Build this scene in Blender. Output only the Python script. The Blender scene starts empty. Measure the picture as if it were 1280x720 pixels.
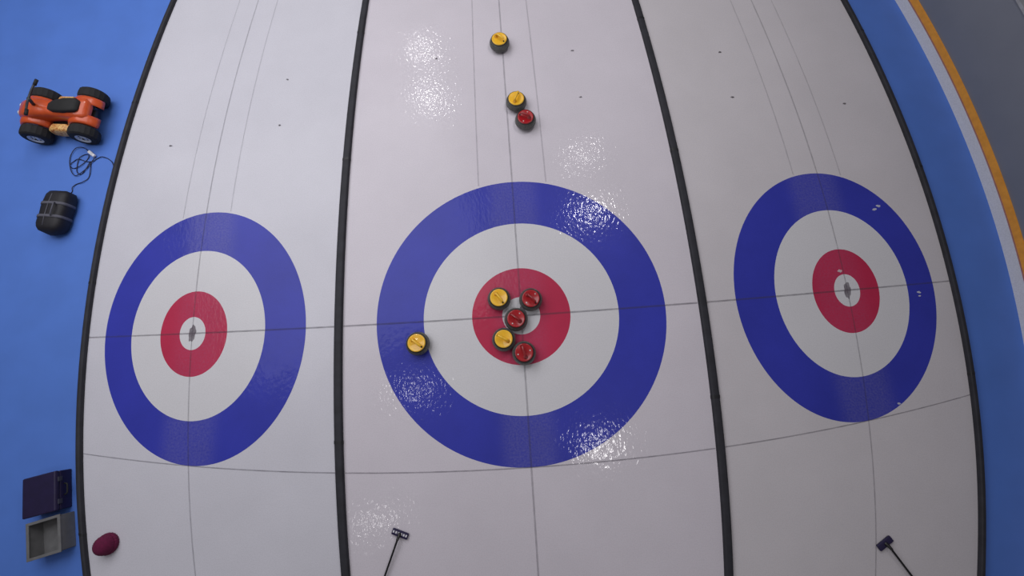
import bpy, bmesh, math, random
from mathutils import Vector, Matrix
random.seed(7)
scene = bpy.context.scene
COL = scene.collection
# ---------------------------------------------------------------- plan of the rink
# The markings and barriers of the three lanes bow gently outwards on the flat floor.
# (i, j, a, b): terms of the plan curve, lane coordinates in units of 5 m -> metres on the floor
BOW=[ (0,0,0.00010,-0.00143),(0,1,0.00542,4.97096),(0,2,-0.01615,0.19887),(0,3,-0.00703,-0.80188),(0,4,0.00360,0.06848),(0,5,0.00602,0.11486),(0,6,-0.00115,-0.01698),(0,7,-0.00092,-0.00495),(1,0,4.98100,0.00450),(1,1,0.15636,-0.03513),(1,2,-0.78115,-0.01227),(1,3,0.04651,0.01475),(1,4,0.11132,0.00876),(1,5,-0.00772,-0.00125),(1,6,-0.00720,-0.00241),(2,0,-0.04944,0.07433),(2,1,-0.00422,-0.83073),(2,2,0.01915,0.02207),(2,3,0.00539,0.27544),(2,4,-0.00107,-0.03560),(2,5,-0.00282,-0.01923),(3,0,-0.84159,-0.00385),(3,1,0.03701,0.01493),(3,2,0.27162,0.00693),(3,3,-0.02432,-0.00570),(3,4,-0.02228,-0.00199),(4,0,0.01546,-0.02584),(4,1,0.00175,0.15770),(4,2,-0.00533,-0.00493),(4,3,-0.00069,-0.03345),(5,0,0.16857,0.00142),(5,1,-0.00901,-0.00283),(5,2,-0.03480,-0.00072),(6,0,-0.00228,0.00479),(6,1,-0.00020,-0.01567),(7,0,-0.01795,-0.00017) ]

def bow0(x, y):
    u, v = x / 5.0, y / 5.0
    X = Y = 0.0
    for i, j, a, b in BOW:
        t = u ** i * v ** j
        X += a * t; Y += b * t
    return X, Y

def yrange(x):
    k = min(1.3, (x / 6.95) ** 2)
    return (-3.25 - k * (1.0 if x < 0 else 1.8), 5.3 + 2.2 * k)

def bow(x, y):
    """lane coordinates -> floor, carried on straight past the ends"""
    lo, hi = yrange(x)
    if lo <= y <= hi:
        return bow0(x, y)
    e, s = (lo, 1) if y < lo else (hi, -1)
    p = bow0(x, e); q = bow0(x, e + s * 0.05)
    k = (y - e) / (s * 0.05)
    return p[0] + (q[0] - p[0]) * k, p[1] + (q[1] - p[1]) * k

# ---------------------------------------------------------------- materials
BUMP = 0.55
def new_mat(name):
    m = bpy.data.materials.new(name); m.use_nodes = True
    nt = m.node_tree; b = nt.nodes['Principled BSDF']
    return m, nt, b

def N(nt, kind, **kw):
    n = nt.nodes.new(kind)
    for k, v in kw.items():
        if k in n.inputs: n.inputs[k].default_value = v
        else: setattr(n, k, v)
    return n

def plain(name, col, rough=0.5, metal=0.0, var=0.12, scale=14.0, bump=0.0, coat=0.0, emis=None):
    m, nt, b = new_mat(name)
    tc = N(nt, 'ShaderNodeTexCoord')
    no = N(nt, 'ShaderNodeTexNoise', Scale=scale, Detail=5.0)
    nt.links.new(tc.outputs['Object'], no.inputs['Vector'])
    r = N(nt, 'ShaderNodeValToRGB')
    r.color_ramp.elements[0].position = 0.3; r.color_ramp.elements[1].position = 0.7
    r.color_ramp.elements[0].color = (*[c * (1 - var) for c in col], 1)
    r.color_ramp.elements[1].color = (*[min(1, c * (1 + var)) for c in col], 1)
    nt.links.new(no.outputs['Fac'], r.inputs['Fac'])
    nt.links.new(r.outputs['Color'], b.inputs['Base Color'])
    b.inputs['Roughness'].default_value = rough
    b.inputs['Metallic'].default_value = metal
    b.inputs['Coat Weight'].default_value = coat
    if bump:
        bp = N(nt, 'ShaderNodeBump', Strength=bump, Distance=0.004)
        n2 = N(nt, 'ShaderNodeTexNoise', Scale=scale * 6, Detail=4.0)
        nt.links.new(tc.outputs['Object'], n2.inputs['Vector'])
        nt.links.new(n2.outputs['Fac'], bp.inputs['Height'])
        nt.links.new(bp.outputs['Normal'], b.inputs['Normal'])
    return m

def ice(name, col, var=0.05, worn=None, wear_col=(0.42, 0.40, 0.55)):
    """wet pebbled ice over a painted colour; worn = centre x of the swept track"""
    m, nt, b = new_mat(name)
    geo = N(nt, 'ShaderNodeNewGeometry')
    L = nt.links.new
    no = N(nt, 'ShaderNodeTexNoise', Scale=0.9, Detail=6.0, Roughness=0.65)
    L(geo.outputs['Position'], no.inputs['Vector'])
    fine = N(nt, 'ShaderNodeTexNoise', Scale=70.0, Detail=2.0)
    L(geo.outputs['Position'], fine.inputs['Vector'])
    ramp = N(nt, 'ShaderNodeValToRGB')
    e = ramp.color_ramp.elements
    e[0].position, e[1].position = 0.32, 0.68
    e[0].color = (*[c * (1 - var) for c in col], 1)
    e[1].color = (*[min(1, c * (1 + var)) for c in col], 1)
    L(no.outputs['Fac'], ramp.inputs['Fac'])
    mix = N(nt, 'ShaderNodeMixRGB', blend_type='MULTIPLY'); mix.inputs['Fac'].default_value = 0.22
    fr = N(nt, 'ShaderNodeValToRGB'); fr.color_ramp.elements[0].position = 0.35; fr.color_ramp.elements[1].position = 0.6
    fr.color_ramp.elements[0].color = (0.75, 0.75, 0.75, 1)
    L(fine.outputs['Fac'], fr.inputs['Fac'])
    L(ramp.outputs['Color'], mix.inputs['Color1']); L(fr.outputs['Color'], mix.inputs['Color2'])
    last = mix.outputs['Color']
    if worn is not None:
        sx = N(nt, 'ShaderNodeSeparateXYZ'); L(geo.outputs['Position'], sx.inputs[0])
        d = N(nt, 'ShaderNodeMath', operation='SUBTRACT'); L(sx.outputs['X'], d.inputs[0]); d.inputs[1].default_value = worn
        a = N(nt, 'ShaderNodeMath', operation='ABSOLUTE'); L(d.outputs[0], a.inputs[0])
        mr = N(nt, 'ShaderNodeMapRange'); mr.interpolation_type = 'SMOOTHERSTEP'
        mr.inputs['From Min'].default_value = 0.44; mr.inputs['From Max'].default_value = 0.14
        mr.inputs['To Min'].default_value = 0.0; mr.inputs['To Max'].default_value = 0.36
        L(a.outputs[0], mr.inputs['Value'])
        f2 = N(nt, 'ShaderNodeTexNoise', Scale=45.0, Detail=3.0); L(geo.outputs['Position'], f2.inputs['Vector'])
        r2 = N(nt, 'ShaderNodeMapRange'); r2.inputs['From Min'].default_value = 0.2; r2.inputs['From Max'].default_value = 0.75
        L(f2.outputs['Fac'], r2.inputs['Value'])
        mu = N(nt, 'ShaderNodeMath', operation='MULTIPLY'); L(mr.outputs[0], mu.inputs[0]); L(r2.outputs[0], mu.inputs[1])
        mw = N(nt, 'ShaderNodeMixRGB'); L(mu.outputs[0], mw.inputs['Fac']); L(last, mw.inputs['Color1'])
        mw.inputs['Color2'].default_value = (*wear_col, 1); last = mw.outputs['Color']
    L(last, b.inputs['Base Color'])
    b.inputs['Roughness'].default_value = 0.5
    b.inputs['Specular IOR Level'].default_value = 0.25
    b.inputs['Coat Weight'].default_value = 0.55
    b.inputs['Coat Roughness'].default_value = 0.10
    b.inputs['Coat IOR'].default_value = 1.31
    # pebble and swept streaks
    mp = N(nt, 'ShaderNodeMapping'); mp.inputs['Scale'].default_value = (27, 15.0, 10)
    L(geo.outputs['Position'], mp.inputs['Vector'])
    s1 = N(nt, 'ShaderNodeTexNoise', Scale=1.0, Detail=1.5, Roughness=0.5); L(mp.outputs[0], s1.inputs['Vector'])
    s2 = N(nt, 'ShaderNodeTexNoise', Scale=3.0, Detail=2.0); L(geo.outputs['Position'], s2.inputs['Vector'])
    ad = N(nt, 'ShaderNodeMath', operation='MULTIPLY_ADD'); L(s2.outputs['Fac'], ad.inputs[0]); ad.inputs[1].default_value = 1.4
    L(s1.outputs['Fac'], ad.inputs[2])
    bp = N(nt, 'ShaderNodeBump', Strength=BUMP, Distance=0.0056)
    L(ad.outputs[0], bp.inputs['Height'])
    L(bp.outputs['Normal'], b.inputs['Coat Normal'])
    return m


def stain(name, col, alpha):
    """thin painted mark seen through the ice"""
    m, nt, b = new_mat(name)
    b.inputs['Base Color'].default_value = (*col, 1); b.inputs['Roughness'].default_value = 0.6
    b.inputs['Specular IOR Level'].default_value = 0.1
    geo = N(nt, 'ShaderNodeNewGeometry')
    no = N(nt, 'ShaderNodeTexNoise', Scale=9.0, Detail=4.0); nt.links.new(geo.outputs['Position'], no.inputs['Vector'])
    mr = N(nt, 'ShaderNodeMapRange'); mr.inputs['From Min'].default_value = 0.3; mr.inputs['From Max'].default_value = 0.7
    mr.inputs['To Min'].default_value = alpha * 0.6; mr.inputs['To Max'].default_value = alpha
    nt.links.new(no.outputs['Fac'], mr.inputs['Value']); nt.links.new(mr.outputs[0], b.inputs['Alpha'])
    return m

# ---------------------------------------------------------------- object helpers
def link(name, bm, mat, parent=None, smooth=False):
    bmesh.ops.recalc_face_normals(bm, faces=bm.faces)
    me = bpy.data.meshes.new(name); bm.to_mesh(me); bm.free()
    if smooth:
        for p in me.polygons: p.use_smooth = True
    me.materials.append(mat)
    o = bpy.data.objects.new(name, me); COL.objects.link(o)
    if parent: o.parent = parent
    return o

def autosmooth(o, deg=35):
    me = o.data
    for p in me.polygons: p.use_smooth = True
    me.set_sharp_from_angle(angle=math.radians(deg))
    return o

def thing(name, label, cat, loc=(0, 0, 0), rotz=0.0, group=None):
    o = bpy.data.objects.new(name, None); COL.objects.link(o)
    o.empty_display_size = 0.1
    o.location = loc; o.rotation_euler = (0, 0, rotz)
    return tag(o, label, cat, group)

def tag(o, label, cat, group=None, kind=None):
    o['label'] = label; o['category'] = cat
    if group: o['group'] = group
    if kind: o['kind'] = kind
    return o

def strip(pts_l, pts_r, z=0.0):
    bm = bmesh.new()
    a = [bm.verts.new((p[0], p[1], z)) for p in pts_l]; b = [bm.verts.new((p[0], p[1], z)) for p in pts_r]
    for i in range(len(a) - 1): bm.faces.new((a[i], b[i], b[i + 1], a[i + 1]))
    return up(bm)

def up(bm):
    bm.normal_update()
    for f in bm.faces:
        if f.normal.z < 0: f.normal_flip()
    return bm

def flat(name, bm, mat, parent=None):
    me = bpy.data.meshes.new(name); bm.to_mesh(me); bm.free(); me.materials.append(mat)
    o = bpy.data.objects.new(name, me); COL.objects.link(o)
    if parent: o.parent = parent
    return o

def lathe(prof, seg=48, centre=(0, 0, 0)):
    bm = bmesh.new(); rings = []
    for r, z in prof:
        if r < 1e-6: rings.append([bm.verts.new((centre[0], centre[1], centre[2] + z))])
        else: rings.append([bm.verts.new((centre[0] + r * math.cos(2 * math.pi * k / seg), centre[1] + r * math.sin(2 * math.pi * k / seg), centre[2] + z)) for k in range(seg)])
    for a, b in zip(rings, rings[1:]):
        if len(a) == 1 and len(b) == 1: continue
        for k in range(seg):
            k2 = (k + 1) % seg
            if len(a) == 1: bm.faces.new((a[0], b[k], b[k2]))
            elif len(b) == 1: bm.faces.new((a[k], a[k2], b[0]))
            else: bm.faces.new((a[k], a[k2], b[k2], b[k]))
    return bm

def tube(path, radii, seg=12, flatten=1.0, cap=True):
    """round tube along a list of points; flatten scales the section's height"""
    bm = bmesh.new(); P = [Vector(p) for p in path]; rings = []
    if not isinstance(radii, (list, tuple)): radii = [radii] * len(P)
    ref = Vector((0, 0, 1)); prev = None
    for i, p in enumerate(P):
        t = (P[min(i + 1, len(P) - 1)] - P[max(i - 1, 0)]).normalized()
        if prev is None:
            s = t.cross(ref)
            if s.length < 0.05: s = t.cross(Vector((0, 1, 0)))
            s.normalize()
        else:
            s = prev - t * prev.dot(t); s.normalize()
        prev = s; u = s.cross(t).normalized()
        rings.append([bm.verts.new(p + (s * math.cos(a) + u * math.sin(a) * flatten) * radii[i]) for a in [2 * math.pi * k / seg for k in range(seg)]])
    for a, b in zip(rings, rings[1:]):
        for k in range(seg): bm.faces.new((a[k], a[(k + 1) % seg], b[(k + 1) % seg], b[k]))
    if cap: bm.faces.new(rings[0][::-1]); bm.faces.new(rings[-1])
    return bm

def smooth_path(pts, n=6):
    out = []; P = [Vector(p) for p in pts]
    for i in range(len(P) - 1):
        p0, p1, p2, p3 = P[max(i - 1, 0)], P[i], P[i + 1], P[min(i + 2, len(P) - 1)]
        for k in range(n):
            t = k / n
            out.append(0.5 * ((2 * p1) + (p2 - p0) * t + (2 * p0 - 5 * p1 + 4 * p2 - p3) * t * t + (3 * p1 - p0 - 3 * p2 + p3) * t ** 3))
    out.append(P[-1]); return out

def box(sx, sy, sz, c=(0, 0, 0), bev=0.0, rot=None, seg=2):
    bm = bmesh.new(); bmesh.ops.create_cube(bm, size=1.0)
    for v in bm.verts: v.co = Vector((v.co.x * sx, v.co.y * sy, v.co.z * sz))
    if bev: bmesh.ops.bevel(bm, geom=list(bm.edges), offset=bev, segments=seg, profile=0.5, affect='EDGES')
    if rot: bmesh.ops.transform(bm, matrix=rot.to_4x4(), verts=bm.verts)
    bmesh.ops.translate(bm, vec=Vector(c), verts=bm.verts)
    return bm

def join(*bms):
    out = bmesh.new()
    for b in bms:
        me = bpy.data.meshes.new('tmp'); b.to_mesh(me); b.free(); out.from_mesh(me); bpy.data.meshes.remove(me)
    return out

def xf(bm, M):
    bmesh.ops.transform(bm, matrix=M, verts=bm.verts); return bm

def Rx(d): return Matrix.Rotation(math.radians(d), 4, 'X')
def Ry(d): return Matrix.Rotation(math.radians(d), 4, 'Y')
def Rz(d): return Matrix.Rotation(math.radians(d), 4, 'Z')
def T(x, y, z): return Matrix.Translation((x, y, z))

# ---------------------------------------------------------------- materials used
ICE_W = (0.71, 0.665, 0.725)
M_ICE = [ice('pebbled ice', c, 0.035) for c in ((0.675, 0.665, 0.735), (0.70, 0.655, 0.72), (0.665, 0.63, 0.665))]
M_housewhite = ice('white painted ice', (0.71, 0.70, 0.735), 0.02)
def blue_mat(x): return ice('blue painted ice', (0.036, 0.046, 0.43), 0.10, worn=x, wear_col=(0.22, 0.21, 0.42))
def red_mat(x): return ice('red painted ice', (0.52, 0.024, 0.080), 0.10, worn=x, wear_col=(0.40, 0.10, 0.20))
M_line = stain('grey line under the ice', (0.10, 0.09, 0.12), 0.40)
M_centre = stain('soft grey line under the ice', (0.12, 0.11, 0.14), 0.30)
M_faint = stain('faint grey line under the ice', (0.16, 0.14, 0.18), 0.22)
M_emblem = stain('grey emblem under the ice', (0.16, 0.13, 0.16), 0.72)
M_speck = stain('dark speck in the ice', (0.08, 0.07, 0.08), 0.8)
M_chip = stain('white chip on the ice', (0.85, 0.85, 0.9), 0.75)
M_foam = plain('charcoal foam barrier', (0.022, 0.022, 0.030), 0.7, var=0.25, scale=9, bump=0.3)
M_joint = plain('black joint tape', (0.010, 0.010, 0.013), 0.5)
M_floor = plain('bright blue floor covering', (0.085, 0.205, 0.66), 0.65, var=0.05, scale=2.2)
M_granite = None

# ---------------------------------------------------------------- floor, ice lanes, markings
bm = bmesh.new()
vs = [bm.verts.new(p) for p in ((-12, -9, -0.02), (12, -9, -0.02), (12, 15, -0.02), (-12, 15, -0.02))]
bm.faces.new(vs)
fl = flat('floor', up(bm), M_floor); fl['kind'] = 'structure'
fl['label'] = 'bright blue floor covering around the ice'

DIV = (-6.933, -2.334, 2.327, 6.962)
HOUSE = (-4.632, 0.0, 4.642)
YLO, YHI = -6.5, 11.5
def steps(a, b, n): return [a + (b - a) * i / n for i in range(n + 1)]

SHEETS = []
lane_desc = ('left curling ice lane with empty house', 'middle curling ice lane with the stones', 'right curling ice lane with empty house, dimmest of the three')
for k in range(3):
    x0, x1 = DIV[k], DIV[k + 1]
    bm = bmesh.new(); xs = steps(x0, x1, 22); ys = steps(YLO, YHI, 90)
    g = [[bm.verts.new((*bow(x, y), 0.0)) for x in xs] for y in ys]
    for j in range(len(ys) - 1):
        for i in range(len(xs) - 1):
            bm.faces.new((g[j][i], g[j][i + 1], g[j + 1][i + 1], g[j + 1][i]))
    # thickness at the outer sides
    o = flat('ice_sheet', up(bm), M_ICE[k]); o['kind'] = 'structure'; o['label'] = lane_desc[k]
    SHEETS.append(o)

def disc_or_ring(cx, r0, r1, z, seg=160):
    bm = bmesh.new()
    rr = steps(r0, r1, 4) if r0 > 0 else steps(0.0, r1, 5)
    rings = []
    for r in rr:
        if r == 0: rings.append([bm.verts.new((*bow(cx, 0), z))]); continue
        rings.append([bm.verts.new((*bow(cx + r * math.cos(t), r * math.sin(t)), z)) for t in [2 * math.pi * i / seg for i in range(seg)]])
    for a, b in zip(rings, rings[1:]):
        for i in range(seg):
            j = (i + 1) % seg
            if len(a) == 1: bm.faces.new((a[0], b[i], b[j]))
            else: bm.faces.new((a[i], b[i], b[j], a[j]))
    return up(bm)

def line(p, q, w, z, n=60):
    """painted line between two lane points"""
    dx, dy = q[0] - p[0], q[1] - p[1]; L = math.hypot(dx, dy); nx, ny = -dy / L * w / 2, dx / L * w / 2
    l = []; r = []
    for t in steps(0, 1, n):
        x, y = p[0] + dx * t, p[1] + dy * t
        l.append(bow(x + nx, y + ny)); r.append(bow(x - nx, y - ny))
    return strip(l, r, z)

for k in range(3):
    cx = HOUSE[k]; s = SHEETS[k]; wx = bow(cx, -1.5)[0]
    b = flat('blue_ring', disc_or_ring(cx, 1.219, 1.829, 0.0010), blue_mat(wx), s)
    b = flat('white_ring', disc_or_ring(cx, 0.61, 1.219, 0.0010), M_housewhite, s)
    b = flat('red_ring', disc_or_ring(cx, 0.235, 0.61, 0.0010), red_mat(wx), s)
    b = flat('white_button', disc_or_ring(cx, 0.0, 0.235, 0.0010), M_housewhite, s)
    # small grey emblem: upright blotchy mark
    bm = bmesh.new(); ring = []
    for i in range(40):
        t = 2 * math.pi * i / 40
        rad = 1.0 + 0.07 * math.sin(5 * t + k) + 0.06 * math.sin(8 * t)
        ring.append(bm.verts.new((*bow(cx + 0.062 * rad * math.cos(t) + 0.015 * math.sin(t), 0.118 * rad * math.sin(t)), 0.0030)))
    bm.faces.new(ring); flat('button_emblem', up(bm), M_emblem, s)
    x0, x1 = DIV[k] + 0.06, DIV[k + 1] - 0.06
    flat('tee_line', line((x0, 0), (x1, 0), 0.022, 0.0022), M_line, s)
    flat('back_line', line((x0, -1.829), (x1, -1.829), 0.016, 0.0024), M_line, s)
    flat('centre_line', line((cx, YLO), (cx, YHI), 0.022, 0.0020, 140), M_centre, s)
    for sgn in (-1, 1):
        flat('guide_line', line((cx + sgn * 0.455, 1.80), (cx + sgn * 0.455, YHI), 0.018, 0.0020, 90), M_faint, s)

# tiny specks and chips in the ice
def blot(x, y, r, mat, sheet, name, z=0.0034):
    bm = bmesh.new(); n = 9; a0 = random.random() * 6
    bm.faces.new([bm.verts.new((x + r * (0.6 + 0.7 * random.random()) * 1.4 * math.cos(a0 + 6.2832 * i / n), y + r * (0.5 + 0.6 * random.random()) * math.sin(a0 + 6.2832 * i / n), z)) for i in range(n)])
    flat(name, up(bm), mat, SHEETS[sheet])
for x, y in ((3.083, 3.613), (3.129, 2.869), (4.626, 2.65)): blot(x, y, 0.018, M_speck, 2, 'speck')
for x, y in ((0.997, 3.811), (1.034, 3.034), (-0.969, 3.833)): blot(x, y, 0.016, M_speck, 1, 'speck')
for x, y in ((-3.184, 2.912), (-3.117, 3.652), (-4.686, 2.699)): blot(x, y, 0.016, M_speck, 0, 'speck')
for x, y, r in ((4.622, 1.083, .02), (4.684, 1.124, .02), (4.877, -0.036, .017), (4.87, -0.08, .012), (3.99, 0.3, .022), (4.281, -1.318, .014)): blot(x, y, r, M_chip, 2, 'ice_chip')

# ---------------------------------------------------------------- foam barriers
def barrier(x, w, h, label, joints):
    ys = steps(YLO, YHI, 150)
    prof = [(-w / 2, -0.018), (-w / 2, h * 0.75), (-w / 2 + 0.012, h * 0.95), (-w / 2 + 0.028, h), (w / 2 - 0.028, h), (w / 2 - 0.012, h * 0.95), (w / 2, h * 0.75), (w / 2, -0.018)]
    def sweep(ylist, grow=0.0, zb=0.0):
        bm = bmesh.new(); rows = []
        for y in ylist:
            row = []
            for dx, z in prof:
                g = 1 + grow / (w / 2)
                X, Y = bow(x + dx * g, y); row.append(bm.verts.new((X, Y, z + (zb if z > 0 else 0))))
            rows.append(row)
        for a, b in zip(rows, rows[1:]):
            for i in range(len(prof) - 1): bm.faces.new((a[i], a[i + 1], b[i + 1], b[i]))
        bm.faces.new(rows[0][::-1]); bm.faces.new(rows[-1])
        return bm
    root = link('lane_barrier', sweep(ys), M_foam)
    autosmooth(root, 50); tag(root, label, 'barrier', 'foam barriers between the lanes')
    for y in joints:
        autosmooth(link('joint_tape', sweep([y - 0.02, y + 0.02], 0.004, 0.002), M_joint, root), 50)
barrier(DIV[0], 0.112, 0.05, 'charcoal foam barrier along the left edge of the ice, beside the cable', (-3.1, 0.9, 4.4))
barrier(DIV[1], 0.105, 0.05, 'charcoal foam barrier between the left house and the middle house', (-1.45, 2.4, 4.9))
barrier(DIV[2], 0.105, 0.05, 'charcoal foam barrier between the middle house and the right house', (-1.2, 2.2, 4.8))
barrier(DIV[3], 0.112, 0.05, 'charcoal foam barrier along the right edge of the ice, facing the orange striped board', (-1.5, 2.0, 5.0))

# ---------------------------------------------------------------- right side board
WR = [(5.12, -3.4), (5.303, -2.912), (5.497, -2.397), (5.672, -1.832), (5.822, -1.22), (5.94, -0.569), (6.024, 0.11), (6.07, 0.805), (6.078, 1.503), (6.051, 2.193), (5.994, 2.864), (5.91, 3.508), (5.804, 4.12), (5.683, 4.695), (5.55, 5.234), (5.409, 5.734), (5.2, 6.4), (4.9, 7.3), (4.3, 9.2)]
WP = [(p.x + 0.04, p.y) for p in smooth_path([(a, b, 0) for a, b in WR], 4)]
def band(z0, z1, t):
    bm = bmesh.new(); rows = []
    for i, p in enumerate(WP):
        a = Vector(WP[max(i - 1, 0)]); b = Vector(WP[min(i + 1, len(WP) - 1)]); d = (b - a).normalized(); n = Vector((-d.y, d.x))
        q = Vector(p); inn = q + n * t; out = q - n * 0.06
        rows.append([bm.verts.new((inn.x, inn.y, z0)), bm.verts.new((inn.x, inn.y, z1)), bm.verts.new((out.x, out.y, z1)), bm.verts.new((out.x, out.y, z0))])
    for a, b in zip(rows, rows[1:]):
        for i in range(4): bm.faces.new((a[i], a[(i + 1) % 4], b[(i + 1) % 4], b[i]))
    bm.faces.new(rows[0]); bm.faces.new(rows[-1][::-1])
    return bm
wall = link('wall_right', band(0.215, 1.05, 0.0), plain('grey board panel', (0.20, 0.215, 0.26), 0.5, var=0.04, scale=2)); wall['kind'] = 'structure'
wall['label'] = 'grey side board with orange stripe'
link('kick_plate', band(-0.02, 0.115, 0.012), plain('frosted white kick plate', (0.78, 0.77, 0.78), 0.6, var=0.08, scale=60, bump=0.4), wall)
link('red_stripe', band(0.115, 0.135, 0.012), plain('pale red stripe', (0.50, 0.20, 0.16), 0.5), wall)
link('orange_rail', band(0.135, 0.215, 0.016), plain('orange rail', (0.95, 0.38, 0.04), 0.45), wall)
link('top_cap', band(1.05, 1.08, 0.02), plain('light grey cap', (0.34, 0.35, 0.38), 0.4), wall)

# ---------------------------------------------------------------- curling stones
def granite():
    m, nt, b = new_mat('speckled dark granite'); L = nt.links.new
    tc = N(nt, 'ShaderNodeTexCoord')
    v = N(nt, 'ShaderNodeTexNoise', Scale=120.0, Detail=4.0, Roughness=0.7); L(tc.outputs['Object'], v.inputs['Vector'])
    r = N(nt, 'ShaderNodeValToRGB'); e = r.color_ramp.elements
    e[0].position = 0.38; e[0].color = (0.055, 0.057, 0.055, 1); e[1].position = 0.66; e[1].color = (0.17, 0.17, 0.16, 1)
    L(v.outputs['Fac'], r.inputs['Fac']); L(r.outputs['Color'], b.inputs['Base Color'])
    b.inputs['Roughness'].default_value = 0.32
    return m
M_granite = granite()
M_band = plain('rough grey striking band', (0.12, 0.12, 0.115), 0.8, var=0.3, scale=80, bump=0.4)
M_rim = plain('black rim', (0.012, 0.012, 0.012), 0.45)
M_yel = plain('glossy yellow plastic', (1.0, 0.56, 0.03), 0.28, var=0.04, coat=0.5)
M_yelh = plain('deep yellow plastic', (0.85, 0.38, 0.015), 0.3, var=0.04, coat=0.5)
M_red = plain('glossy red plastic', (0.42, 0.010, 0.016), 0.25, var=0.05, coat=0.5)
M_redh = plain('deep red plastic', (0.30, 0.008, 0.012), 0.3, var=0.05, coat=0.5)
M_stud = plain('white stud', (0.9, 0.9, 0.9), 0.3)
M_dot = plain('black socket', (0.01, 0.008, 0.006), 0.5)

def make_stone(colour, label):
    R_ = 0.134
    t = thing('curling_stone', label, 'curling stone', group='curling stones on the middle lane')
    # lower and upper body
    autosmooth(link('granite_body', lathe([(0, 0.0), (0.062, 0.0), (0.066, -0.0005), (0.070, 0.002), (0.092, 0.006), (0.112, 0.016), (0.126, 0.031), (0.1325, 0.044), (0.1325, 0.070), (0.129, 0.080), (0.121, 0.092), (0.110, 0.101), (0.098, 0.106), (0.0, 0.106)]), M_granite, t), 50)
    autosmooth(link('striking_band', lathe([(0.130, 0.044), (R_, 0.046), (R_, 0.067), (0.130, 0.069)]), M_band, t), 50)
    autosmooth(link('black_rim', lathe([(0.090, 0.104), (0.110, 0.104), (0.112, 0.109), (0.108, 0.1125), (0.090, 0.1125)]), M_rim, t), 50)
    cm, hm = (M_yel, M_yelh) if colour == 'y' else (M_red, M_redh)
    autosmooth(link('coloured_cap', lathe([(0.0, 0.108), (0.098, 0.108), (0.101, 0.112), (0.1005, 0.117), (0.097, 0.1205), (0.090, 0.1215), (0.084, 0.1195), (0.0, 0.1205)]), cm, t), 40)
    # goose-neck handle
    path = smooth_path([(-0.052, 0, 0.116), (-0.055, 0, 0.134), (-0.050, 0, 0.152), (-0.030, 0, 0.161), (0.0, 0, 0.163), (0.030, 0, 0.162), (0.060, 0, 0.156), (0.070, 0, 0.150)], 5)
    n = len(path); rad = [0.015 - 0.002 * math.sin(math.pi * i / (n - 1)) for i in range(n)]; rad[-1] = 0.005; rad[-2] = 0.010
    h = autosmooth(link('handle', tube(path, rad, 14, 0.8), cm if colour == 'y' else hm, t), 60)
    link('handle_foot', lathe([(0, 0.118), (0.026, 0.118), (0.024, 0.124), (0.016, 0.128), (0, 0.128)], 24, (-0.052, 0, 0)), hm, t, True)
    link('handle_socket', lathe([(0, 0.1195), (0.0105, 0.1195), (0.0095, 0.1245), (0, 0.1245)], 16, (0.075, 0, 0)), M_dot, t, True)
    if colour == 'r':
        for s in (-1, 1):
            link('white_stud', lathe([(0, 0.119), (0.0078, 0.119), (0.0068, 0.124), (0, 0.1255)], 14, (0.0, 0.070 * s, 0)), M_stud, t, True)
    return t

def copy_tree(o, parent=None):
    c = o.copy(); COL.objects.link(c)
    if parent: c.parent = parent
    for ch in list(o.children): copy_tree(ch, c)
    return c

STONES = [  # x, y, turn of the handle (deg), colour, label
    (-0.258, 0.211, -55, 'y', 'yellow-capped curling stone on the red ring, upper left of the group'),
    (-0.229, -0.292, 148, 'y', 'yellow-capped curling stone touching the lowest red one inside the house'),
    (-1.264, -0.273, -40, 'y', 'yellow-capped curling stone alone on the blue ring of the middle house'),
    (-0.044, 3.962, -42, 'y', 'yellow-capped curling stone farthest above the middle house'),
    (0.133, 2.972, 66, 'y', 'yellow-capped curling stone beside a red one above the middle house'),
    (0.128, 0.175, -48, 'r', 'red-capped curling stone at the upper right of the white button'),
    (-0.066, -0.059, 142, 'r', 'red-capped curling stone covering the middle of the white button'),
    (0.002, -0.468, 105, 'r', 'red-capped curling stone lowest in the red ring of the middle house'),
    (0.238, 2.676, 155, 'r', 'red-capped curling stone out in front of the middle house'),
]
proto = {}
for x, y, a, c, lab in STONES:
    if c not in proto: o = proto[c] = make_stone(c, lab)
    else: o = copy_tree(proto[c])
    o['label'] = lab
    o.scale = (1.06, 1.06, 1.28)
    o.location = (x, y, 0.0022); o.rotation_euler = (0, 0, math.radians(a))

# ---------------------------------------------------------------- brushes and hat at the near end
M_navy = plain('navy fabric', (0.018, 0.012, 0.06), 0.7, bump=0.3)
M_white = plain('white plastic', (0.75, 0.74, 0.80), 0.4)
M_blackm = plain('black carbon', (0.010, 0.010, 0.012), 0.35)
def brush(loc, rot, label, pale):
    t = thing('curling_brush', label, 'curling brush', loc, math.radians(rot), 'curling brushes lying on the ice'); t.scale = (0.8, 0.8, 0.8)
    hd = box(0.235, 0.085, 0.030, (0, 0, 0.026), 0.013, seg=3)
    link('brush_head', hd, M_navy, t, True)
    link('bristle_pad', box(0.215, 0.070, 0.014, (0, 0, 0.007), 0.004), M_blackm, t)
    if pale:
        for x in (-0.092, -0.055, -0.018, 0.022, 0.058, 0.092):
            link('white_mark', box(0.022, 0.030, 0.004, (x, 0.004, 0.0415), 0.0015), M_white, t)
    autosmooth(link('socket', tube([(0, 0, 0.035), (0, -0.02, 0.060), (0, -0.075, 0.075)], [0.026, 0.022, 0.017], 14), M_blackm, t))
    autosmooth(link('pole', tube([(0, -0.06, 0.070), (0, -1.15, 0.016)], 0.0135, 14), M_blackm, t))
    link('pole_grip', tube([(0, -0.86, 0.0305), (0, -1.13, 0.0175)], 0.0155, 14), M_navy, t, True)
    return t
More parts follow.
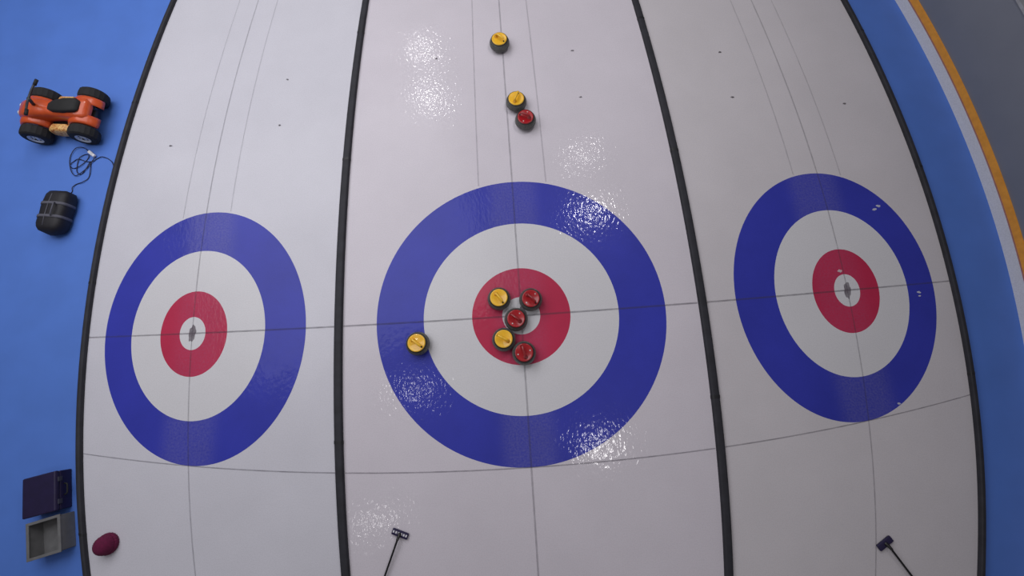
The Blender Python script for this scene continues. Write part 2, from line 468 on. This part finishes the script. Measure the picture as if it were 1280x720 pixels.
brush((-1.495, -2.345, 0.001), -22, 'dark curling brush with white marked head lying near the bottom of the middle lane', True)
brush((3.725, -2.735, 0.001), 30, 'plain navy curling brush lying at the bottom of the right lane', False)

t = thing('knitted_hat', 'dark maroon knitted hat lying by the left barrier at the near end', 'hat', (-4.745, -2.262, 0.0))
M_hat = plain('maroon knit', (0.13, 0.004, 0.045), 0.9, var=0.2, scale=60, bump=0.6)
def knit(prof, seg=72, amp=0.0025):
    bm = lathe(prof, seg)
    for v in bm.verts:
        a = math.atan2(v.co.y, v.co.x); r = math.hypot(v.co.x, v.co.y)
        if r > 0.02: k = 1 + amp * math.sin(a * 24) / r; v.co.x *= k; v.co.y *= k
    return bm
link('crown', knit([(0.100, 0.03), (0.103, 0.06), (0.098, 0.09), (0.084, 0.118), (0.060, 0.138), (0.03, 0.148), (0, 0.150)]), M_hat, t, True)
link('folded_brim', knit([(0.096, 0.002), (0.108, 0.0), (0.112, 0.012), (0.112, 0.042), (0.108, 0.052), (0.099, 0.052)]), M_hat, t, True)

M_rub = plain('black rubber', (0.012, 0.012, 0.013), 0.75, bump=0.3)
# ---------------------------------------------------------------- orange ride-on quad at the upper left
M_org = plain('orange bodywork', (0.62, 0.085, 0.018), 0.35, var=0.1, scale=8, coat=0.4)
M_tyre = plain('black tyre rubber', (0.012, 0.012, 0.014), 0.8, bump=0.5, scale=30)
M_rimm = plain('white wheel rim', (0.62, 0.66, 0.72), 0.35)
M_grey = plain('dark grey frame', (0.04, 0.04, 0.045), 0.5)
def decal_mat():
    m, nt, b = new_mat('yellow flame pattern'); L = nt.links.new
    tc = N(nt, 'ShaderNodeTexCoord'); v = N(nt, 'ShaderNodeTexNoise', Scale=26.0, Detail=5.0, Distortion=1.5); L(tc.outputs['Object'], v.inputs['Vector'])
    r = N(nt, 'ShaderNodeValToRGB'); e = r.color_ramp.elements
    e[0].position = 0.40; e[0].color = (0.50, 0.12, 0.015, 1); e[1].position = 0.56; e[1].color = (0.85, 0.55, 0.20, 1)
    L(v.outputs['Fac'], r.inputs['Fac']); L(r.outputs['Color'], b.inputs['Base Color']); b.inputs['Roughness'].default_value = 0.5
    return m
M_flame = decal_mat()
quad = thing('ride_on_quad', 'small orange ride-on quad with fat black tyres on the blue floor', 'vehicle', (-6.09, 3.18, -0.02), math.radians(180 - 4))
WR_, WW = 0.165, 0.150
for (wx, wy) in ((-0.33, 0.285), (-0.33, -0.285), (0.33, 0.285), (0.33, -0.285)):
    s = 1 if wy > 0 else -1
    Mw = T(wx, wy, WR_) @ Rx(-90 * s)
    bm = lathe([(0.080, -WW / 2), (0.140, -WW / 2), (0.159, -WW / 2 + 0.018), (0.165, -0.02), (0.165, 0.02), (0.159, WW / 2 - 0.018), (0.138, WW / 2), (0.092, WW / 2 + 0.004), (0.082, WW / 2 - 0.004), (0.080, -WW / 2)], 40)
    for v in bm.verts:      # tread blocks
        r = math.hypot(v.co.x, v.co.y)
        if r > 0.155:
            a = math.atan2(v.co.y, v.co.x); k = 1 + (0.018 if int((a + math.pi) / (2 * math.pi) * 40 + .5) % 2 else -0.012); v.co.x *= k; v.co.y *= k
    w = link('tyre', xf(bm, Mw), M_tyre, quad, False); autosmooth(w, 30)
    rim = lathe([(0.083, WW / 2 - 0.012), (0.083, WW / 2 + 0.003), (0.074, WW / 2 + 0.001), (0.062, WW / 2 - 0.016), (0.030, WW / 2 - 0.012), (0.022, WW / 2 - 0.004), (0, WW / 2 - 0.002)], 40)
    autosmooth(link('wheel_rim', xf(rim, Mw), M_rimm, w), 40)
    for k in range(6):
        a = 2 * math.pi * k / 6
        link('rim_hole', xf(lathe([(0, WW / 2 - 0.0135), (0.0085, WW / 2 - 0.0135), (0.0085, WW / 2 - 0.010), (0, WW / 2 - 0.010)], 14, (0.046 * math.cos(a), 0.046 * math.sin(a), 0)), Mw), M_dot, w)
    link('hub_cap', xf(lathe([(0, WW / 2 - 0.004), (0.014, WW / 2 - 0.004), (0.012, WW / 2 + 0.006), (0, WW / 2 + 0.007)], 16), Mw), M_dot, w, True)
link('chassis', join(box(0.80, 0.20, 0.06, (0, 0, 0.14), 0.02), box(0.05, 0.46, 0.04, (-0.33, 0, 0.15), 0.012), box(0.05, 0.46, 0.04, (0.33, 0, 0.15), 0.012)), M_grey, quad)
def fender(cx, sgn):
    bm = bmesh.new(); rows = []
    for i in range(13):
        a = math.radians(8 + 164 * i / 12); r = 0.195
        row = []
        for j, yy in enumerate((0.08, 0.12, 0.17, 0.20, 0.212)):
            dz = (0, 0, -0.002, -0.012, -0.035)[j]
            row.append(bm.verts.new((cx + (r + dz) * math.cos(a) * 1.02, sgn * yy, 0.15 + (r + dz) * math.sin(a))))
        rows.append(row)
    for a, b in zip(rows, rows[1:]):
        for i in range(4): bm.faces.new((a[i], a[i + 1], b[i + 1], b[i]))
    return bm
for cx in (-0.33, 0.33):
    for s in (-1, 1):
        f = link('fender', fender(cx, s), M_org, quad, True)
        md = f.modifiers.new('thick', 'SOLIDIFY'); md.thickness = 0.010
def hull(sections):
    """smooth body through rounded cross-sections: (x, half width, z low, z high)"""
    bm = bmesh.new(); rows = []; seg = 20
    for x, hw, z0, z1 in sections:
        row = []
        for k in range(seg):
            a = 2 * math.pi * k / seg; c, s = math.cos(a), math.sin(a)
            c = math.copysign(abs(c) ** 0.6, c); s = math.copysign(abs(s) ** 0.6, s)
            row.append(bm.verts.new((x, hw * c, (z0 + z1) / 2 + (z1 - z0) / 2 * s)))
        rows.append(row)
    for a, b in zip(rows, rows[1:]):
        for k in range(seg): bm.faces.new((a[k], a[(k + 1) % seg], b[(k + 1) % seg], b[k]))
    bm.faces.new(rows[0][::-1]); bm.faces.new(rows[-1])
    return bm
autosmooth(link('bodywork', hull([(-0.46, 0.10, 0.26, 0.32), (-0.42, 0.15, 0.22, 0.37), (-0.25, 0.15, 0.18, 0.385), (-0.05, 0.115, 0.17, 0.36), (0.10, 0.125, 0.17, 0.40), (0.25, 0.15, 0.17, 0.43), (0.42, 0.13, 0.17, 0.37), (0.50, 0.09, 0.19, 0.30)]), M_org, quad), 60)
autosmooth(link('side_panel', hull([(-0.17, 0.045, 0.07, 0.20), (-0.10, 0.06, 0.06, 0.24), (0.06, 0.06, 0.06, 0.25), (0.13, 0.045, 0.08, 0.21)]), M_flame, quad), 60).location = (0, 0.215, 0)
autosmooth(link('side_panel', hull([(-0.17, 0.045, 0.07, 0.20), (-0.10, 0.06, 0.06, 0.24), (0.06, 0.06, 0.06, 0.25), (0.13, 0.045, 0.08, 0.21)]), M_flame, quad), 60).location = (0, -0.215, 0)
autosmooth(link('seat', hull([(-0.40, 0.07, 0.375, 0.40), (-0.36, 0.10, 0.36, 0.435), (-0.20, 0.105, 0.35, 0.43), (-0.04, 0.08, 0.34, 0.41), (0.02, 0.05, 0.35, 0.39)]), M_rub, quad), 60)
hb = link('handlebar', tube(smooth_path([(0.05, 0.25, 0.56), (0.08, 0.14, 0.555), (0.12, 0.05, 0.53), (0.12, -0.05, 0.53), (0.08, -0.14, 0.555), (0.05, -0.25, 0.56)], 5), 0.013, 12), M_grey, quad, True)
link('steering_column', tube([(0.20, 0, 0.38), (0.115, 0, 0.535)], 0.02, 12), M_grey, quad, True)
for s in (-1, 1):
    link('grip', tube([(0.062, s * 0.18, 0.5575), (0.048, s * 0.262, 0.5605)], 0.019, 12), M_rub, hb, True)
    link('headlight', xf(lathe([(0, 0.0), (0.032, 0.0), (0.030, 0.014), (0.018, 0.022), (0, 0.024)], 20), T(0.455, s * 0.055, 0.315) @ Ry(78)), M_rimm, quad, True)
autosmooth(link('bumper', tube(smooth_path([(0.40, 0.15, 0.16), (0.50, 0.15, 0.17), (0.555, 0.10, 0.19), (0.565, 0, 0.195), (0.555, -0.10, 0.19), (0.50, -0.15, 0.17), (0.40, -0.15, 0.16)], 4), 0.014, 10), M_grey, quad))

# ---------------------------------------------------------------- cable with white plug
FZ = -0.02
C1 = [(-5.439, 2.386), (-5.471, 2.498), (-5.553, 2.575), (-5.639, 2.608), (-5.706, 2.586), (-5.759, 2.546), (-5.85, 2.553), (-5.958, 2.596), (-6.024, 2.572), (-6.067, 2.509), (-6.014, 2.461), (-5.919, 2.487), (-5.845, 2.581), (-5.826, 2.647), (-5.89, 2.663), (-5.951, 2.611), (-5.97, 2.491), (-5.942, 2.39), (-5.887, 2.364), (-5.83, 2.437), (-5.793, 2.544), (-5.766, 2.41), (-5.777, 2.302), (-5.836, 2.241), (-5.93, 2.215), (-5.971, 2.165), (-5.973, 2.1), (-6.06, 2.03)]
C2 = [(-5.728, 2.612), (-5.747, 2.570), (-5.797, 2.478), (-5.897, 2.365), (-5.974, 2.349), (-6.043, 2.452), (-6.086, 2.633), (-6.028, 2.763), (-5.929, 2.773), (-5.825, 2.698)]
M_cab = plain('black cable rubber', (0.010, 0.010, 0.03), 0.5)
cab = link('power_cable', join(tube(smooth_path([(x, y, FZ + 0.007 + 0.008 * (i % 2)) for i, (x, y) in enumerate(C1)], 6), 0.0050, 8),
                               tube(smooth_path([(x, y, FZ + 0.014 + 0.006 * (i % 2)) for i, (x, y) in enumerate(C2)], 6), 0.0050, 8)), M_cab, None, True)
tag(cab, 'thin black power cable in loose loops on the blue floor below the quad', 'cable')
ang = math.atan2(2.61 - 2.698, -5.724 + 5.825)
link('white_connector', xf(box(0.125, 0.042, 0.036, (0, 0, 0), 0.010, seg=3), T(-5.775, 2.655, FZ + 0.026) @ Matrix.Rotation(ang, 4, 'Z')), M_white, cab, True)

# ---------------------------------------------------------------- black bag
bag = thing('kit_bag', 'black rounded kit bag with pale straps on the blue floor at the left', 'bag', (-6.00, 1.76, FZ), math.radians(84))
M_bag = plain('black nylon', (0.010, 0.009, 0.014), 0.6, bump=0.5, scale=20)
bs = []
for i in range(15):
    u = -1 + 2 * i / 14; k = (1 - 0.9 * abs(u) ** 6) ** 0.5 if abs(u) < 1 else 0.02
    bs.append((0.315 * u, max(0.02, 0.165 * k * (1 + 0.03 * math.sin(9 * u))), max(0.0, 0.09 - 0.09 * k), 0.09 + 0.135 * k))
autosmooth(link('bag_body', hull(bs), M_bag, bag), 60)
M_strap = plain('grey webbing', (0.10, 0.10, 0.13), 0.7)
for x in (-0.09, 0.09):
    link('strap', hull([(x - 0.018, 0.168, 0.0, 0.229), (x - 0.017, 0.172, 0.0, 0.233), (x + 0.017, 0.172, 0.0, 0.233), (x + 0.018, 0.168, 0.0, 0.229)]), M_strap, bag, True)
hp = smooth_path([(-0.09, -0.06, 0.228), (-0.07, -0.08, 0.255), (0, -0.09, 0.265), (0.07, -0.08, 0.255), (0.09, -0.06, 0.228)], 5)
link('carry_handle', tube(hp, 0.010, 8, 0.6), M_strap, bag, True)
link('zip', tube([(-0.22, 0.02, 0.218), (-0.1, 0.02, 0.228), (0.1, 0.02, 0.228), (0.22, 0.02, 0.218)], 0.005, 8), M_strap, bag, True)

# ---------------------------------------------------------------- case and crate at the lower left
cs = thing('equipment_case', 'dark purple-black equipment case standing on the blue floor at the lower left', 'case', (-5.470, -1.690, FZ), math.radians(11))
M_case = plain('dark purple shell', (0.014, 0.008, 0.05), 0.5)
M_alu = plain('aluminium edging', (0.10, 0.10, 0.14), 0.35, metal=0.6)
link('case_shell', box(0.36, 0.42, 0.14, (0, 0, 0.07), 0.012), M_case, cs)
link('case_lid', box(0.366, 0.426, 0.05, (0, 0, 0.168), 0.014), M_case, cs)
for y in (-0.12, 0.12): link('latch', box(0.012, 0.05, 0.05, (0.184, y, 0.142), 0.003), M_alu, cs)
link('case_handle', tube(smooth_path([(0.182, -0.06, 0.09), (0.21, -0.05, 0.09), (0.214, 0, 0.09), (0.21, 0.05, 0.09), (0.182, 0.06, 0.09)], 4), 0.008, 8), M_rub, cs, True)
cr = thing('storage_crate', 'open grey plastic crate on the blue floor below the dark case', 'crate', (-5.350, -2.130, FZ), math.radians(13))
M_crate = plain('grey plastic', (0.16, 0.16, 0.165), 0.6)
W, D, H, tk = 0.34, 0.36, 0.17, 0.012
link('crate_body', join(box(W, D, tk, (0, 0, tk / 2)), box(tk, D, H, (-W / 2, 0, H / 2), 0.002), box(tk, D, H, (W / 2, 0, H / 2), 0.002), box(W, tk, H, (0, -D / 2, H / 2), 0.002), box(W, tk, H, (0, D / 2, H / 2), 0.002)), M_crate, cr)
link('crate_rim', join(box(0.03, D + 0.03, 0.014, (-W / 2, 0, H), 0.004), box(0.03, D + 0.03, 0.014, (W / 2, 0, H), 0.004), box(W + 0.03, 0.03, 0.014, (0, -D / 2, H + 0.0005), 0.004), box(W + 0.03, 0.03, 0.014, (0, D / 2, H + 0.0005), 0.004)), M_crate, cr)

# ---------------------------------------------------------------- lights
CAM = Vector((-0.06508, -0.95129, 5.29434))
def area(name, loc, sx, sy, power, col=(1, 1, 1), aim=None):
    l = bpy.data.lights.new(name, 'AREA'); l.shape = 'RECTANGLE'; l.size = sx; l.size_y = sy; l.energy = power; l.color = col
    o = bpy.data.objects.new(name, l); COL.objects.link(o); o.location = loc
    if aim: o.rotation_euler = (Vector(aim) - Vector(loc)).to_track_quat('-Z', 'Y').to_euler()
    return o
HL = 6.4
for (fx, fy), p in (((1.0, 1.30), 60), ((0.953, 2.1), 18), ((-1.152, 3.958), 40), ((-1.073, 3.186), 36), ((-1.314, -0.813), 16), ((0.80, -1.56), 34), ((-1.775, -2.2), 12)):
    k = HL / CAM.z
    area('hall_lamp', (fx + (fx - CAM.x) * k, fy + (fy - CAM.y) * k, HL), 0.22, 0.30, p * 1.15, (1.0, 0.97, 0.98))
area('added_key_light', (-5.0, 4.0, 6.8), 8, 7, 430, (0.97, 0.97, 1.0), (-4.4, 2.0, 0))  # broad soft key light, added so brightness falls off towards the lower right

w = bpy.data.worlds.new('hall'); scene.world = w; w.use_nodes = True
bg = w.node_tree.nodes['Background']; bg.inputs['Color'].default_value = (0.90, 0.88, 0.92, 1); bg.inputs['Strength'].default_value = 0.10

# ---------------------------------------------------------------- camera
cd = bpy.data.cameras.new('camera'); cd.sensor_width = 36; cd.lens = 15.311; cd.clip_start = 0.05; cd.clip_end = 200
co = bpy.data.objects.new('camera', cd); COL.objects.link(co)
Rm = Matrix(((0.9978327243, 0.0656156577, 0.0049436538), (-0.0625205011, 0.9688254968, -0.2397255592), (-0.0205192881, 0.2388969281, 0.9708281086)))
co.matrix_world = Matrix.Translation(CAM) @ Rm.to_4x4()
scene.camera = co
scene.view_settings.view_transform = 'Standard'
scene.view_settings.look = 'None'
scene.view_settings.exposure = 0.0
